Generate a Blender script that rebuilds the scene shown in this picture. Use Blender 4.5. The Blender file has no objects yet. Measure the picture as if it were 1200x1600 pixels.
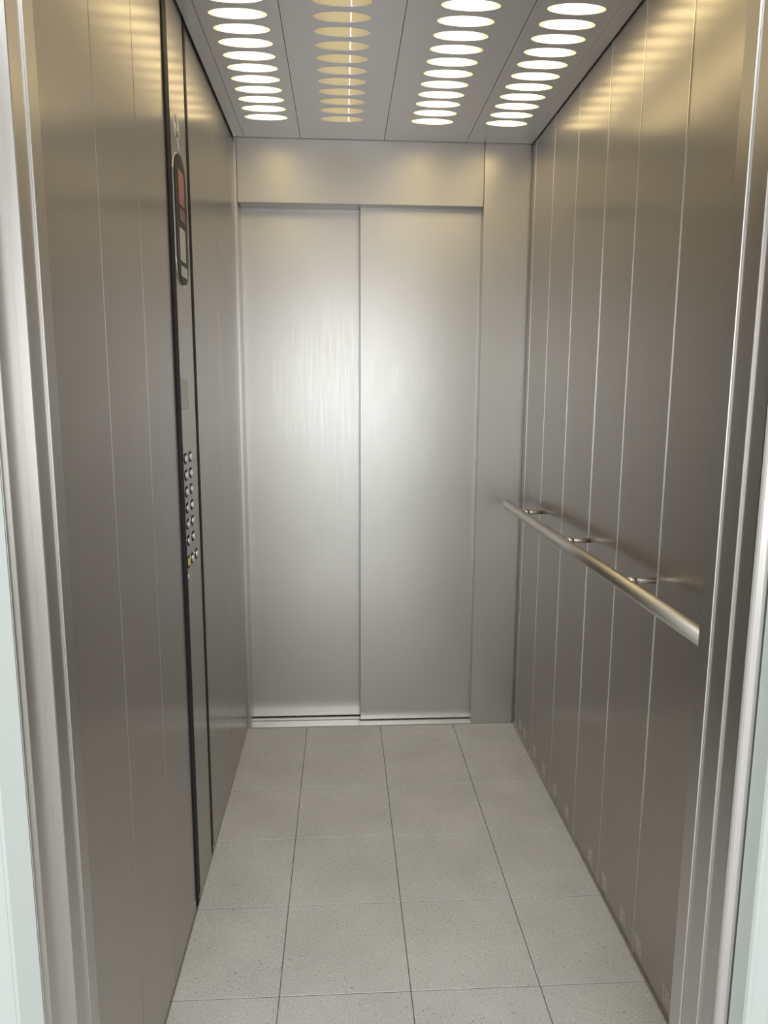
import bpy, bmesh, math, random
from mathutils import Matrix, Vector

C = bpy.context.scene.collection
SC = bpy.context.scene

# ------------------------------------------------------------------ camera
H = 2.27            # cabin height
W = 1.10            # cabin width
FRONT = -1.827      # inner face of the front return
def make_camera():
    f, p, y, r = 1143.8, .1623, .0575, .0049
    cy, sy, cp, sp, cr, sr = math.cos(y), math.sin(y), math.cos(p), math.sin(p), math.cos(r), math.sin(r)
    fwd = Vector((sy*cp, cy*cp, -sp)); rt = Vector((cy, -sy, 0)); up = rt.cross(fwd)
    r2 = cr*rt + sr*up; u2 = -sr*rt + cr*up
    m = Matrix(((r2.x, u2.x, -fwd.x, .3915), (r2.y, u2.y, -fwd.y, -2.8494), (r2.z, u2.z, -fwd.z, 1.3645), (0, 0, 0, 1)))
    cd = bpy.data.cameras.new('camera'); co = bpy.data.objects.new('camera', cd); C.objects.link(co)
    co.matrix_world = m
    cd.sensor_fit = 'VERTICAL'; cd.sensor_height = 24.0; cd.lens = f/1600*24.0
    cd.clip_start = .02; cd.clip_end = 60
    SC.camera = co
make_camera()

# ------------------------------------------------------------------ world, daylight, exposure
SC.view_settings.view_transform = 'Standard'
SC.view_settings.look = 'None'
SC.view_settings.exposure = 0.0
SC.view_settings.gamma = 1.0
SC.view_settings.use_curve_mapping = False
wd = bpy.data.worlds.new('world'); SC.world = wd; wd.use_nodes = True
wd.node_tree.nodes['Background'].inputs[0].default_value = (.80, .90, 1.0, 1)
wd.node_tree.nodes['Background'].inputs[1].default_value = 1.0

def area_light(name, loc, rot, sx, sy, power, col):
    l = bpy.data.lights.new(name, 'AREA'); l.shape = 'RECTANGLE'; l.size = sx; l.size_y = sy
    l.energy = power; l.color = col
    o = bpy.data.objects.new(name, l); C.objects.link(o); o.location = loc; o.rotation_euler = rot
    return o
# daylight coming through the landing window behind the viewer
area_light('landing_daylight', (.45, -5.86, 1.44), (math.radians(90), 0, 0), 3.2, 1.7, 49, (.99, .985, .97))

# fill light added above the landing to brighten the cabin floor
area_light('landing_fill_light', (.35, -3.1, 2.84), (0, 0, 0), 1.2, .6, 39, (.97, .985, 1.0))

LAMP = 4.2          # strength of the cabin lamps

# ------------------------------------------------------------------ materials
def new_mat(name):
    m = bpy.data.materials.new(name); m.use_nodes = True
    nt = m.node_tree; b = nt.nodes['Principled BSDF']
    return m, nt, b
def setup(b, col, rough=.5, metal=0., **kw):
    b.inputs['Base Color'].default_value = (*col, 1); b.inputs['Roughness'].default_value = rough
    b.inputs['Metallic'].default_value = metal
    for k, v in kw.items(): b.inputs[k].default_value = v
def plain(name, col, rough=.5, metal=0., **kw):
    m, nt, b = new_mat(name); setup(b, col, rough, metal, **kw); return m
def brushed(name, col, rough, aniso, grain=.06, scale=(900, 900, 6), blotch=.05, bump=.02, broad=0.0):
    """stainless steel with a fine vertical brush grain and faint blotches"""
    m, nt, b = new_mat(name); setup(b, col, rough, 1.0)
    N, L = nt.nodes, nt.links
    tc = N.new('ShaderNodeTexCoord')
    mp = N.new('ShaderNodeMapping'); mp.inputs['Scale'].default_value = scale
    L.new(tc.outputs['Object'], mp.inputs[0])
    n1 = N.new('ShaderNodeTexNoise'); n1.inputs['Scale'].default_value = 1; n1.inputs['Detail'].default_value = 3
    L.new(mp.outputs[0], n1.inputs['Vector'])
    n2 = N.new('ShaderNodeTexNoise'); n2.inputs['Scale'].default_value = 3.5; n2.inputs['Detail'].default_value = 4
    L.new(tc.outputs['Object'], n2.inputs['Vector'])
    mr = N.new('ShaderNodeMapRange'); mr.inputs[1].default_value = .3; mr.inputs[2].default_value = .7
    mr.inputs[3].default_value = rough-grain; mr.inputs[4].default_value = rough+grain
    L.new(n1.outputs[0], mr.inputs[0]); L.new(mr.outputs[0], b.inputs['Roughness'])
    mx = N.new('ShaderNodeMix'); mx.data_type = 'RGBA'
    mx.inputs[6].default_value = (*[c*(1-blotch) for c in col], 1); mx.inputs[7].default_value = (*[min(1, c*(1+blotch)) for c in col], 1)
    L.new(n2.outputs[0], mx.inputs[0]); L.new(mx.outputs[2], b.inputs['Base Color'])
    bp = N.new('ShaderNodeBump'); bp.inputs['Strength'].default_value = bump; bp.inputs['Distance'].default_value = .001
    L.new(n1.outputs[0], bp.inputs['Height']); L.new(bp.outputs[0], b.inputs['Normal'])
    if aniso:
        b.inputs['Anisotropic'].default_value = aniso
        tg = N.new('ShaderNodeTangent'); tg.direction_type = 'RADIAL'; tg.axis = 'Z'
        L.new(tg.outputs[0], b.inputs['Tangent'])
    if broad:                                         # satin haze: a second, wide reflection lobe
        b2 = N.new('ShaderNodeBsdfPrincipled'); b2.inputs['Metallic'].default_value = 1; b2.inputs['Roughness'].default_value = .62
        L.new(mx.outputs[2], b2.inputs['Base Color'])
        ms = N.new('ShaderNodeMixShader'); ms.inputs[0].default_value = broad
        L.new(b.outputs[0], ms.inputs[1]); L.new(b2.outputs[0], ms.inputs[2])
        L.new(ms.outputs[0], N['Material Output'].inputs[0])
    return m
STEEL_WALL = brushed('brushed_steel_wall', (.49, .465, .432), .23, .5, .03, broad=.4)
STEEL_DOOR = brushed('linen_steel_door', (.575, .565, .545), .33, .0, .04, broad=.25)
STEEL_HEADER = brushed('linen_steel_header', (.585, .57, .54), .40, .0, .04, broad=.45)
STEEL_JAMB = brushed('brushed_steel_jamb', (.60, .58, .56), .32, .0, .03)
STEEL_RAIL = plain('satin_steel_rail', (.62, .595, .55), .40, 1.0)
STEEL_GLINT = plain('seam_glint_steel', (.85, .84, .82), .25, 1.0)  # paler steel, puts a highlight into the right wall's seams
CHROME = plain('polished_steel', (.82, .81, .79), .28, 1.0)
SILL = plain('aluminium_sill', (.70, .69, .67), .38, 1.0)
GROOVE = plain('dark_joint', (.05, .045, .04), .7)
BLACK = plain('black_plastic_trim', (.012, .012, .016), .6, **{'Specular IOR Level': .25})
DARKGREY = plain('smoked_plastic', (.035, .037, .04), .45, **{'Specular IOR Level': .25})
GREEN = plain('pale_green_paint', (.53, .575, .555), .42)
WHITE = plain('white_plaster', (.78, .78, .76), .8)
BACKING = plain('car_shell_dark', (.06, .06, .06), .7)
PLATE = plain('pale_print', (.62, .62, .60), .45)
REDWIN = plain('red_filter_window', (.42, .12, .09), .3)
DARKRED = plain('dark_red_filter', (.16, .045, .04), .3)
YELLOW = plain('yellow_button_lens', (.75, .62, .18), .35)
CEIL = plain('silver_lacquered_sheet', (.93, .93, .96), .42, .85)
GREYMARK = plain('dark_emblem_print', (.13, .13, .14), .5)
SLOT = plain('pressed_vent_edge', (.56, .54, .52), .6)

def floor_mat():
    m, nt, b = new_mat('speckled_rubber_tile'); setup(b, (.4, .4, .38), .55)
    N, L = nt.nodes, nt.links
    tc = N.new('ShaderNodeTexCoord')
    def noise(s, d=2):
        n = N.new('ShaderNodeTexNoise'); n.inputs['Scale'].default_value = s; n.inputs['Detail'].default_value = d
        L.new(tc.outputs['Object'], n.inputs['Vector']); return n
    def ramp(n, a, b_, ca, cb):
        r = N.new('ShaderNodeValToRGB'); r.color_ramp.elements[0].position = a; r.color_ramp.elements[1].position = b_
        r.color_ramp.elements[0].color = ca; r.color_ramp.elements[1].color = cb
        L.new(n.outputs[0], r.inputs[0]); return r
    base = ramp(noise(5, 4), .35, .65, (.58, .58, .57, 1), (.65, .65, .64, 1))
    fine = ramp(noise(420), .40, .62, (.80, .80, .80, 1), (1.12, 1.12, 1.12, 1))
    darks = ramp(noise(170, 1), .27, .33, (.45, .42, .38, 1), (1, 1, 1, 1))
    lights = ramp(noise(205, 1), .70, .74, (0, 0, 0, 1), (.32, .32, .30, 1))
    def mul(a, b_, t='MULTIPLY'):
        x = N.new('ShaderNodeMix'); x.data_type = 'RGBA'; x.blend_type = t; x.inputs[0].default_value = 1
        L.new(a, x.inputs[6]); L.new(b_, x.inputs[7]); return x.outputs[2]
    c = mul(mul(mul(base.outputs[0], fine.outputs[0]), darks.outputs[0]), lights.outputs[0], 'ADD')
    L.new(c, b.inputs['Base Color'])
    bp = N.new('ShaderNodeBump'); bp.inputs['Strength'].default_value = .15; bp.inputs['Distance'].default_value = .001
    L.new(noise(300).outputs[0], bp.inputs['Height']); L.new(bp.outputs[0], b.inputs['Normal'])
    return m
TILE = floor_mat()
JOINT = plain('dirty_tile_joint', (.14, .115, .09), .8)

def lamp_mat(name, centre_col, centre, edge_col, edge, half):
    """glowing diffuser, brightest along its middle (object x = 0), falling off to both sides"""
    m = bpy.data.materials.new(name); m.use_nodes = True; nt = m.node_tree; nt.nodes.clear()
    N, L = nt.nodes, nt.links
    out = N.new('ShaderNodeOutputMaterial'); em = N.new('ShaderNodeEmission'); L.new(em.outputs[0], out.inputs[0])
    tc = N.new('ShaderNodeTexCoord'); sp = N.new('ShaderNodeSeparateXYZ'); L.new(tc.outputs['Object'], sp.inputs[0])
    ab = N.new('ShaderNodeMath'); ab.operation = 'ABSOLUTE'; L.new(sp.outputs[0], ab.inputs[0])
    mr = N.new('ShaderNodeMapRange'); mr.interpolation_type = 'SMOOTHSTEP'; mr.inputs[1].default_value = half*.25; mr.inputs[2].default_value = half*1.1
    L.new(ab.outputs[0], mr.inputs[0])
    mx = N.new('ShaderNodeMix'); mx.data_type = 'RGBA'
    mx.inputs[6].default_value = (*[c*centre for c in centre_col], 1); mx.inputs[7].default_value = (*[c*edge for c in edge_col], 1)
    L.new(mr.outputs[0], mx.inputs[0]); L.new(mx.outputs[2], em.inputs[0]); em.inputs[1].default_value = 1
    return m
LIT = lamp_mat('lit_diffuser', (1, .78, .41), LAMP*1.25, (1, .78, .41), LAMP*.22, .072)
DIM = lamp_mat('dim_ribbed_diffuser', (1, .80, .44), .62, (1, .76, .40), .50, .08)  # own faint glow stands in for light spilling from the neighbouring rows
GAP_GLOW = lamp_mat('thin_gap_glow', (1, .95, .85), 1.6, (1, .95, .85), 1.6, .1)  # glow stands in for light showing through a thin gap

# ------------------------------------------------------------------ mesh helpers
def add_box(bm, x0, x1, y0, y1, z0, z1, bev=0.0):
    r = bmesh.ops.create_cube(bm, size=1.0)
    vs = r['verts']
    for v in vs:
        v.co.x = x0 if v.co.x < 0 else x1; v.co.y = y0 if v.co.y < 0 else y1; v.co.z = z0 if v.co.z < 0 else z1
    if bev:
        es = list({e for v in vs for e in v.link_edges})
        bmesh.ops.bevel(bm, geom=es, offset=bev, segments=1, affect='EDGES')
    return bm
def bx(*a, bev=0.0): return add_box(bmesh.new(), *a, bev=bev)
def add_prism(bm, pts, lo, hi, axis='z'):
    """closed outline pts (2-D) extruded from lo to hi along axis"""
    def P(a, b, c): return {'z': (a, b, c), 'x': (c, a, b), 'y': (a, c, b)}[axis]
    A = [bm.verts.new(P(a, b, lo)) for a, b in pts]; B = [bm.verts.new(P(a, b, hi)) for a, b in pts]
    n = len(pts); fs = [bm.faces.new(A[::-1]), bm.faces.new(B)]
    for i in range(n): fs.append(bm.faces.new((A[i], A[(i+1) % n], B[(i+1) % n], B[i])))
    bmesh.ops.recalc_face_normals(bm, faces=fs)
    return bm
def add_tube(bm, path, rad, seg=20, cap=True):
    rings = []
    for i, p in enumerate(path):
        p = Vector(p); a = Vector(path[max(i-1, 0)]); b = Vector(path[min(i+1, len(path)-1)])
        t = (b-a).normalized(); u = t.cross(Vector((0, 0, 1)) if abs(t.z) < .9 else Vector((1, 0, 0))).normalized(); v = t.cross(u)
        rr = rad[i] if isinstance(rad, (list, tuple)) else rad
        rings.append([bm.verts.new(p + rr*(math.cos(2*math.pi*k/seg)*u + math.sin(2*math.pi*k/seg)*v)) for k in range(seg)])
    fs = []
    for a, b in zip(rings, rings[1:]):
        for k in range(seg): fs.append(bm.faces.new((a[k], a[(k+1) % seg], b[(k+1) % seg], b[k])))
    for f in fs: f.smooth = True
    if cap: fs += [bm.faces.new(rings[0][::-1]), bm.faces.new(rings[-1])]
    bmesh.ops.recalc_face_normals(bm, faces=fs)
    return bm
def rounded(cy, cz, w, h, r, n=5):
    pts = []
    for sx, sz, a0 in ((1, 1, 0), (-1, 1, 90), (-1, -1, 180), (1, -1, 270)):
        for k in range(n+1):
            a = math.radians(a0 + 90*k/n)
            pts.append((cy + sx*(w/2-r) + r*math.cos(a), cz + sz*(h/2-r) + r*math.sin(a)))
    return pts
def obj(name, bm, mat, parent=None, loc=None):
    me = bpy.data.meshes.new(name); bm.to_mesh(me); bm.free()
    me.materials.append(mat)
    o = bpy.data.objects.new(name, me); C.objects.link(o)
    if loc: o.location = loc
    if parent: o.parent = parent
    return o
def struct(name, bm, mat):
    o = obj(name, bm, mat); o['kind'] = 'structure'; return o
def thing(name, label, cat, loc=(0, 0, 0), group=None):
    o = bpy.data.objects.new(name, None); C.objects.link(o); o.location = loc; o.empty_display_size = .05
    o['label'] = label; o['category'] = cat
    if group: o['group'] = group
    return o

# ------------------------------------------------------------------ floor
floor = struct('floor', bx(-.004, W+.004, FRONT-.01, .0005, -.03, -.0025), JOINT)
struct('trim_13', bx(-.03, W+.03, .001, .19, -.06, -.021), BACKING)  # unseen plate added to stop world light leaking in under the sill
xs = [0.0005, .2425, .5448, .8471, W-.0005]
ys = [-.0005] + [-.168-.2995*i for i in range(6)] + [FRONT]
g = .0009
rnd = random.Random(4)
for i in range(4):
    for j in range(6):
        dz = rnd.uniform(-.0004, .0003)
        obj('tile', bx(xs[i]+g, xs[i+1]-g, ys[j+1]+g, ys[j]-g, -.0026, 0+dz, bev=.0009), TILE, floor)

# ------------------------------------------------------------------ side walls
def panels(wall, side, seams, mat, gaps=(.0004,)):
    """vertical sheet panels with chamfered edges standing 6 mm proud of the backing"""
    out = []
    for i, (a, b) in enumerate(zip(seams, seams[1:])):
        x0, x1 = (-.006, 0) if side < 0 else (W, W+.006)
        out.append(obj('panel', bx(x0, x1, b+.0004, a-.0004, .004, H+.03, bev=.0002), mat, wall))
        if i:
            q = gaps[i % len(gaps)]
            obj('seam_glint_strip', bx(*((-.002, q) if side < 0 else (W-q, W+.002)), a-.0011, a+.0011, .004, H+.02), STEEL_GLINT if side > 0 else STEEL_WALL, wall)  # raised strip added so the seam catches light, paler on the right
    return out
wall_right = struct('wall_right', bx(W+.005, W+.03, FRONT-.02, .004, -.03, H+.12), GROOVE)
SR = [-.006, -.055, -.295, -.553, -.812, -1.032, -1.283, -1.54, FRONT+.002]
pr = panels(wall_right, 1, SR, STEEL_WALL, (.001, .0010, .0007, .0010, .0016, .0011, .0017, .001))
wall_left = struct('wall_left', bx(-.03, -.005, FRONT-.02, .004, -.03, H+.12), GROOVE)
SLa = [-.004, -.416, -.824]
SLb = [-1.078, -1.325, -1.575, FRONT+.002]
pl = panels(wall_left, -1, SLa, STEEL_WALL) + panels(wall_left, -1, SLb, STEEL_WALL)

# pressed ventilation slots low on both walls
def vent(parent, side, y, z=.05):
    bm = bmesh.new()
    x0, x1 = (W-.0012, W+.001) if side > 0 else (-.001, .0012)
    for r in range(6):
        for c in range(3):
            yy = y-.012+c*.012+r*.0012; zz = z-.017+r*.0068
            add_prism(bm, rounded(yy, zz, .008, .0022, .001, 2), x0, x1, 'x')
    o = obj('vent_slots', bm, SLOT, parent); o['kind'] = 'stuff'; return o
for y in (-.13, -.20, -.345, -.475, -.615, -.745, -.97, -1.085, -1.215, -1.315, -1.47, -1.60, -1.74):
    par = [p for p, a, b in zip(pr, SR, SR[1:]) if a > y > b][0]
    vent(par, 1, y)

bb = struct('baseboard_right', bx(W-.004, W+.001, FRONT+.002, -.002, .0005, .010, bev=.001), STEEL_WALL)
bb2 = struct('baseboard_left', bx(-.001, .002, FRONT+.002, -.002, .0005, .006, bev=.0005), STEEL_WALL)

# ------------------------------------------------------------------ back wall with the far door
wall_back = struct('wall_back', bx(-.03, W+.03, .16, .19, -.03, H+.12), BACKING)
DL, DR, DH, DS = .013, .9215, 2.048, .4625
obj('header_panel', bx(DL+.0008, DR-.0008, 0, .13, DH, H+.03, bev=.0008), STEEL_HEADER, wall_back)
obj('jamb_panel', bx(-.004, DL-.0004, 0, .13, -.004, H+.03, bev=.0005), STEEL_JAMB, wall_back)
obj('jamb_panel', bx(DR+.0006, W-.006, 0, .13, -.004, H+.03, bev=.0008), STEEL_DOOR, wall_back)
obj('corner_strip', bx(W-.0055, W+.004, .0015, .12, .0005, H+.03, bev=.0005), STEEL_JAMB, wall_back)
door = bpy.data.objects.new('door_1', None); C.objects.link(door); door.location = (DS, .05, 0); door['kind'] = 'structure'
def door_panel(x0, x1, y, z0):
    bm = bx(x0, x1, y, y+.028, z0, DH+.04, bev=.0012)
    for v in bm.verts: v.co -= Vector(door.location)
    return obj('door_panel', bm, STEEL_DOOR, door)
door_panel(DL-.008, DS+.03, .095, .006)
door_panel(DS, DR+.03, .050, .005)
# sill with guide grooves
bm = bmesh.new()
prof = [(0.001, -.02), (.001, .0015), (.056, .0015), (.056, -.008), (.064, -.008), (.064, .0015), (.101, .0015), (.101, -.008), (.109, -.008), (.109, .0015), (.15, .0015), (.15, -.02)]
A = [bm.verts.new((DL-.001, a, b)) for a, b in prof]; B = [bm.verts.new((DR+.001, a, b)) for a, b in prof]
for i in range(len(prof)):
    j = (i+1) % len(prof); bm.faces.new((A[i], A[j], B[j], B[i]))
for quad in ((0, 1, 2, 3), ):
    pass
bmesh.ops.recalc_face_normals(bm, faces=bm.faces)
sill = obj('door_sill', bm, SILL, door); sill.location = -Vector(door.location)

# ------------------------------------------------------------------ ceiling with punched oval holes
ceiling = struct('ceiling', bx(-.03, W+.03, FRONT-.02, .03, H+.10, H+.12), BACKING)
HX, HY, PITCH, Y0, NH = .0715, .0262, .0757, -.2005, 20
CX = [.1425, .3965, .7015, .9560]
SEAM = [.0015, .0435, .2455, .549, .8505, 1.0575, 1.0985]
yend = FRONT+.003
def hole_panel(x0, x1, cx):
    bm = bmesh.new(); n = 32
    ycells = []
    ytop = Y0 + PITCH/2
    def quad(a, b, c, d): bm.faces.new([bm.verts.new(p) for p in (a, b, c, d)])
    quad((x0, ytop, H), (x0, -.0045, H), (x1, -.0045, H), (x1, ytop, H))
    last = Y0-(NH-1)*PITCH-PITCH/2
    quad((x0, yend, H), (x0, last, H), (x1, last, H), (x1, yend, H))
    ex = HX+.012
    for k in range(NH):
        cy = Y0-k*PITCH
        ya, yb = cy-PITCH/2, cy+PITCH/2
        quad((x0, ya, H), (x0, yb, H), (cx-ex, yb, H), (cx-ex, ya, H))
        quad((cx+ex, ya, H), (cx+ex, yb, H), (x1, yb, H), (x1, ya, H))
        inn, out, up = [], [], []
        for i in range(n):
            t = 2*math.pi*i/n; ct, st = math.cos(t), math.sin(t)
            px, py = HX*ct, HY*st
            s = min(ex/abs(ct) if abs(ct) > 1e-6 else 9, (PITCH/2)/abs(st) if abs(st) > 1e-6 else 9)
            # keep outer ring on the cell rectangle, with its corners hit
            inn.append(bm.verts.new((cx+px, cy+py, H))); up.append(bm.verts.new((cx+px, cy+py, H+.0035)))
            ox, oy = s*ct, s*st
            out.append([ox, oy])
        ca = math.atan2(PITCH/2, ex)
        for target in (ca, math.pi-ca, math.pi+ca, 2*math.pi-ca):
            i = round(target/(2*math.pi)*n) % n
            out[i] = [math.copysign(ex, math.cos(target)), math.copysign(PITCH/2, math.sin(target))]
        ov = [bm.verts.new((cx+a, cy+b, H)) for a, b in out]
        for i in range(n):
            j = (i+1) % n
            bm.faces.new((inn[i], ov[i], ov[j], inn[j])); bm.faces.new((inn[i], inn[j], up[j], up[i]))
    bmesh.ops.remove_doubles(bm, verts=bm.verts, dist=1e-5)
    # turned-up side flanges
    for xx in (x0, x1):
        v = [bm.verts.new(p) for p in ((xx, yend, H), (xx, -.0045, H), (xx, -.0045, H+.02), (xx, yend, H+.02))]; bm.faces.new(v)
    bmesh.ops.recalc_face_normals(bm, faces=bm.faces)
    return bm
j = .0009
obj('edge_strip', bx(SEAM[0]+.004, SEAM[1]-j, yend, -.0045, H, H+.02, bev=.0008), CEIL, ceiling)
obj('edge_strip', bx(SEAM[5]+j, SEAM[6]-.002, yend, -.0045, H, H+.02, bev=.0008), CEIL, ceiling)
for k in range(4):
    obj('ceiling_panel', hole_panel(SEAM[k+1]+j, SEAM[k+2]-j, CX[k]), CEIL, ceiling)
obj('seam_backing', bx(.004, W-.004, yend, -.002, H+.03, H+.034), GROOVE, ceiling)

# lamps above the holes: one long luminaire per row of ovals
LBL = ['bright ceiling lamp behind the oval holes nearest the control panel wall',
       'dim yellowish ceiling lamp with thin bright line behind its oval holes',
       'bright ceiling lamp behind the ovals, between the dim row and the handrail side row',
       'bright ceiling lamp behind the oval holes nearest the handrail wall']
for k in range(4):
    yc = Y0-(NH-1)*PITCH/2
    t = thing('ceiling_light', LBL[k], 'light', (CX[k], yc, H+.004), 'lamp rows behind the perforated ceiling')
    bm = bmesh.new()
    off = -.014 if k != 1 else 0
    x0, x1, y0, y1 = -.085, .085, -NH*PITCH/2, NH*PITCH/2
    if k == 1:
        nr = 34                                       # ribbed lens: fine ridges along the lamp
        vs = []
        for i in range(2*nr+1):
            x = x0+(x1-x0)*i/(2*nr); z = .004 if i % 2 else .0015
            vs.append((bm.verts.new((x, y0, z)), bm.verts.new((x, y1, z))))
        for a, b in zip(vs, vs[1:]): bm.faces.new((a[0], b[0], b[1], a[1]))
    else:
        # one oval lens directly above each hole
        for q in range(NH):
            cy = (NH-1)*PITCH/2-q*PITCH
            vv = [bm.verts.new(((HX+.003)*math.cos(2*math.pi*i/32), cy+(HY+.003)*math.sin(2*math.pi*i/32), 0)) for i in range(32)]
            bm.faces.new(vv[::-1])
    if k == 1: add_box(bm, x0, x1, y0, y1, .0045, .006)
    else: add_box(bm, x0, x1, y0, y1, .004, .010)
    if k == 1:
        obj('diffuser', bm, DIM, t)
        bm = bmesh.new(); add_tube(bm, [(.0215, y0, .0005), (.0215, y1, .0005)], .0014, 8); obj('glow_line', bm, GAP_GLOW, t)  # glowing rod drawn for the line of light through the gap
    else:
        d = obj('diffuser', bm, LIT, t)
    hs = obj('housing', bx(x0-.004, x1+.004, y0, y1, .012, .022), WHITE, t)

# ------------------------------------------------------------------ handrail
RX, RZ, RR = 1.0235, .940, .0165
rail = thing('handrail', 'round satin steel handrail on three brackets along the right wall', 'handrail', (W, -.9, RZ))
def rel(bm, o=rail):
    for v in bm.verts: v.co -= Vector(o.location)
    return bm
bm = bmesh.new(); add_tube(bm, [(RX, -.092, RZ), (RX, -1.76, RZ)], RR, 32)
obj('rail_tube', rel(bm), STEEL_RAIL, rail)
for ye, s in ((-.092, 1), (-1.76, -1)):
    bm = bmesh.new(); pth, rd = [], []
    for k in range(7):
        a = math.pi/2*k/6; pth.append((RX, ye+s*.010*math.sin(a), RZ)); rd.append(max(RR*math.cos(a), .0015))
    add_tube(bm, pth, rd, 32); obj('end_cap', rel(bm), STEEL_RAIL, rail)
for yb in (-.320, -.822, -1.276):
    bm = bmesh.new(); add_tube(bm, [(RX+.008, yb, RZ+.006), (RX+.04, yb, RZ+.006), (W-.001, yb, RZ+.006)], .0065, 16)
    b = obj('bracket', rel(bm), CHROME, rail)
    bm = bmesh.new(); add_tube(bm, [(RX+.010, yb, RZ+.006), (RX+.030, yb, RZ+.006)], .0085, 16); obj('bracket_collar', rel(bm), CHROME, b)

# ------------------------------------------------------------------ car operating panel on the left wall
cop = thing('control_panel', 'tall narrow steel control panel with black edge strips, display and call buttons', 'control panel', (0, -.943, 0))
PY0, PY1 = -1.036, -.852
def cl(name, bm, mat, parent=cop): return obj(name, rel(bm, cop), mat, parent)
plate = cl('face_plate', bx(-.006, .0015, PY0, PY1, .006, H+.03, bev=.001), STEEL_WALL)
cl('edge_strip', bx(-.006, .004, PY0-.0405, PY0-.0005, .030, H+.03, bev=.0015), BLACK)
cl('edge_strip', bx(-.006, .003, PY1+.0005, PY1+.0265, .030, H+.03, bev=.0012), BLACK)
# display: black frame with round ends, red windows above, pale windows below
disp = cl('display', add_prism(bmesh.new(), rounded(-.957, 1.772, .120, .300, .055, 8), .0, .006, 'x'), DARKGREY)
cl('display_rim', add_prism(bmesh.new(), rounded(-.957, 1.772, 0.125, .305, .0575, 8), .0, .0030, 'x'), CHROME, disp)
def window(name, y0, y1, z0, z1, mat, r=.006):
    return cl(name, add_prism(bmesh.new(), rounded((y0+y1)/2, (z0+z1)/2, y1-y0, z1-z0, r, 3), .005, .0072, 'x'), mat, disp)
w1 = window('display_window', -.985, -.928, 1.806, 1.885, REDWIN); w1['label'] = 'reddish floor display window'
w2 = window('display_window', -.985, -.928, 1.770, 1.798, DARKRED, .004); w2['label'] = 'small dark red display window'
w3 = window('rating_plate', -.988, -.932, 1.676, 1.752, PLATE, .004); w3['label'] = 'pale grey printed plate'
w4 = window('rating_plate', -.985, -.920, 1.640, 1.664, PLATE, .004); w4['label'] = 'small pale grey plate below'
# pale plate under the display
lp = cl('label_plate', add_prism(bmesh.new(), rounded(-.985, 1.357, .085, .074, .008, 3), .0012, .0022, 'x'), plain('satin_label', (.60, .62, .60), .5, .5)); lp['label'] = 'faint pale rectangular label'
# round emblem at the top
PALE = plain('pale_emblem', (.80, .80, .78), .5)
em = cl('emblem', add_prism(bmesh.new(), [(-.962+.028*math.cos(a*math.pi/16), 1.983+.028*math.sin(a*math.pi/16)) for a in range(32)], .0012, .0028, 'x'), PALE)
em['label'] = 'pale round emblem with a dark mark'
def mark(pts): cl('emblem_mark', add_prism(bmesh.new(), [(-.962+a, 1.983+b) for a, b in pts], .0026, .0034, 'x'), GREYMARK, em)
mark([(-.012, .022), (-.001, .012), (.002, -.002), (-.003, -.004), (-.006, .006), (-.014, .010)])
mark([(-.016, -.006), (-.006, -.010), (0, -.022), (.006, -.008), (.014, -.004), (.012, -.018), (.002, -.026), (-.010, -.022)])
cl('emblem_tail', add_prism(bmesh.new(), [(-.962+a, 1.983+b) for a, b in [(.002, -.026), (.014, -.022), (.022, -.046), (.018, -.048)]], .0012, .0026, 'x'), PALE, em)

def button(y, z, mat, w=.027, h=.020):
    ring = add_prism(bmesh.new(), rounded(y, z, w+.008, h+.007, .012, 5), .001, .0022, 'x')
    b = cl('button', ring, BLACK)
    bm = add_prism(bmesh.new(), rounded(y, z, w-.004, h-.003, .008, 5), .002, .0048, 'x')
    es = [e for e in bm.edges if all(v.co.x > .0045 for v in e.verts)]
    bmesh.ops.bevel(bm, geom=es, offset=.0012, segments=2, affect='EDGES')
    cl('button_cap', bm, mat, b)
    return b
for r in range(6):
    z = 1.199-.0415*r
    button(-1.003, z-.0005, CHROME); button(-.946, z, CHROME)
by = button(-1.010, .937, YELLOW, .026, .024); by['label'] = 'yellow alarm button'
button(-.966, .937, CHROME, .024, .022); button(-.912, .937, CHROME, .024, .022)
ks = cl('key_switch', add_prism(bmesh.new(), [(-1.012+.012*math.cos(a*math.pi/12), .899+.012*math.sin(a*math.pi/12)) for a in range(24)], .001, .005, 'x'), CHROME)
cl('key_slot', bx(.0045, .0056, -1.0135, -1.0105, .892, .906), BLACK, ks)

# ------------------------------------------------------------------ front: car column, door edges, landing frame (near doorway)
def trim(n, pts, mat, z0=-.03, z1=2.055):
    return struct('trim_%d' % n, add_prism(bmesh.new(), pts, z0, z1), mat)
# left side, from the cabin outwards
trim(1, [(-.03, FRONT), (.010, FRONT), (.010, -1.860), (-.03, -1.860)], STEEL_JAMB)
trim(2, [(-.03, -1.8605), (.0075, -1.8605), (.0075, -1.902), (.0065, -1.9035), (-.03, -1.9035)], STEEL_JAMB)
trim(3, [(-.05, -1.9036), (-.0058, -1.9036), (-.0058, -1.9545), (-.0065, -1.9555), (-.05, -1.9555)], STEEL_JAMB)
trim(4, [(-.05, -1.9556), (-.0092, -1.9556), (-.0092, -1.9665), (-.05, -1.9665)], STEEL_JAMB)
# right side
trim(5, [(W+.03, FRONT), (.923, FRONT), (.923, -1.8595), (.924, -1.860), (W+.03, -1.860)], STEEL_JAMB)
trim(6, [(W+.03, -1.8605), (.9257, -1.8605), (.9257, -1.904), (.9267, -1.905), (W+.03, -1.905)], STEEL_JAMB)
rc = [(.929+.016*(1-math.cos(a*math.pi/12)), -1.9400-.010*math.sin(a*math.pi/12)) for a in range(7)]
trim(7, [(W+.03, -1.9052), (.929, -1.9052)] + rc + [(W+.03, -1.9500)], STEEL_JAMB)

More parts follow.
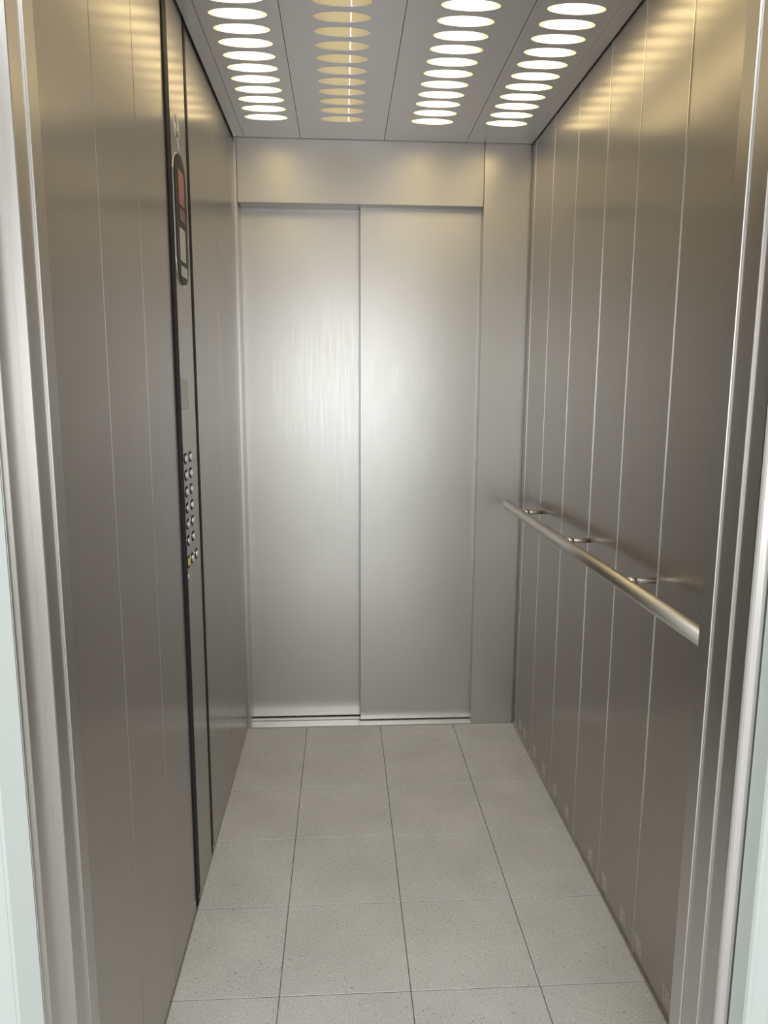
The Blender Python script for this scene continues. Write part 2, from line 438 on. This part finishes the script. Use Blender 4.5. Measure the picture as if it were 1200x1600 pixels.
# landing wall around the opening, painted pale green, with a splayed reveal and a raised lip
LZ = 2.9
def landing_side(name, pts):
    return struct(name, add_prism(bmesh.new(), pts, -.01, 2.055), GREEN)
landing_side('trim_8', [(-.20, -1.9675), (-.0105, -1.9675), (-.0275, -1.987), (-.0300, -1.990), (-.0345, -1.990), (-.0370, -1.987), (-.20, -1.987)])
landing_side('trim_9', [(1.16, -1.9530), (.9462, -1.9530), (.9500, -1.9795), (.9525, -1.9830), (.9575, -1.9830), (.9600, -1.9785), (.985, -1.9785), (.9875, -1.981), (.992, -1.981), (.994, -1.9785), (1.16, -1.9785)])
trim(10, [(-.20, -1.9535), (1.16, -1.9535), (1.16, -1.9785), (-.20, -1.9785)], GREEN, 2.055, 2.28)
trim(11, [(-.03, FRONT), (W+.03, FRONT), (W+.03, -1.905), (-.03, -1.905)], STEEL_JAMB, 2.055, H+.1)
struct('wall_front', add_prism(add_prism(add_prism(bmesh.new(), [(-1.3, -1.90), (-.19, -1.90), (-.19, -1.988), (-1.3, -1.988)], -.01, LZ),
        [(1.15, -1.90), (2.2, -1.90), (2.2, -1.977), (1.15, -1.977)], -.01, LZ), [(-.19, -1.92), (1.15, -1.92), (1.15, -1.972), (-.19, -1.972)], 2.25, LZ), GREEN)
# near sill
struct('trim_12', bx(-.0, .93, -1.97, FRONT-.0115, -.02, .0, bev=.001), SILL)

# ------------------------------------------------------------------ the landing behind the viewer
LF = plain('landing_floor_tile', (.68, .67, .65), .35)
struct('floor_landing', bx(-1.3, 2.2, -5.9, -1.971, -.03, -.001), LF)
struct('ceiling_landing', bx(-1.35, 2.25, -6.0, -1.92, LZ, LZ+.05), WHITE)
struct('wall_landing_left', bx(-1.35, -1.3, -6.0, -1.92, -.03, LZ), WHITE)
struct('wall_landing_right', bx(2.2, 2.25, -6.0, -1.92, -.03, LZ), WHITE)
bm = bmesh.new()
for a in ((-1.3, -1.2, 0, LZ), (2.1, 2.2, 0, LZ), (-1.2, 2.1, 0, .55), (-1.2, 2.1, 2.4, LZ)):
    add_box(bm, a[0], a[1], -5.98, -5.9, a[2]-.03 if a[2] == 0 else a[2], a[3])
struct('wall_landing_rear', bm, WHITE)
bm = bmesh.new()
for a in ((-1.2, -1.15, .55, 2.4), (2.05, 2.1, .55, 2.4), (-1.15, 2.05, .55, .60), (-1.15, 2.05, 2.35, 2.4), (.425, .475, .60, 2.35)):
    add_box(bm, a[0], a[1], -5.96, -5.92, a[2], a[3])
struct('window_1', bm, WHITE)

lamp = thing('landing_fill_lamp', 'added fill lamp, out of view on the landing ceiling outside the lift', 'light', (.35, -3.1, 2.9))  # invented fixture to house the added fill light
bm = bx(-.64, .64, -.34, .34, -.05, 0, bev=.004); obj('fill_lamp_body', bm, WHITE, lamp)

# specks of plaster dropped on the floor
def crumb(x, y, r, label):
    bm = bmesh.new(); bmesh.ops.create_icosphere(bm, subdivisions=1, radius=r)
    rr = random.Random(int(x*1000))
    for v in bm.verts: v.co *= rr.uniform(.75, 1.2); v.co.z = v.co.z*.6 + r*.55
    bmesh.ops.translate(bm, verts=bm.verts, vec=(0, 0, -min(v.co.z for v in bm.verts)))
    o = obj('plaster_crumb', bm, PALE, None, (x, y, .0003)); o['label'] = label; o['category'] = 'crumb'; o['group'] = 'white specks on the lift floor'
crumb(.045, -.150, .0035, 'tiny white crumb on the floor near the far door sill')
crumb(.012, -.789, .0035, 'tiny white crumb on the floor by the foot of the control panel')
crumb(1.042, -1.078, .0025, 'tiny white crumb on the floor beside the handrail wall')
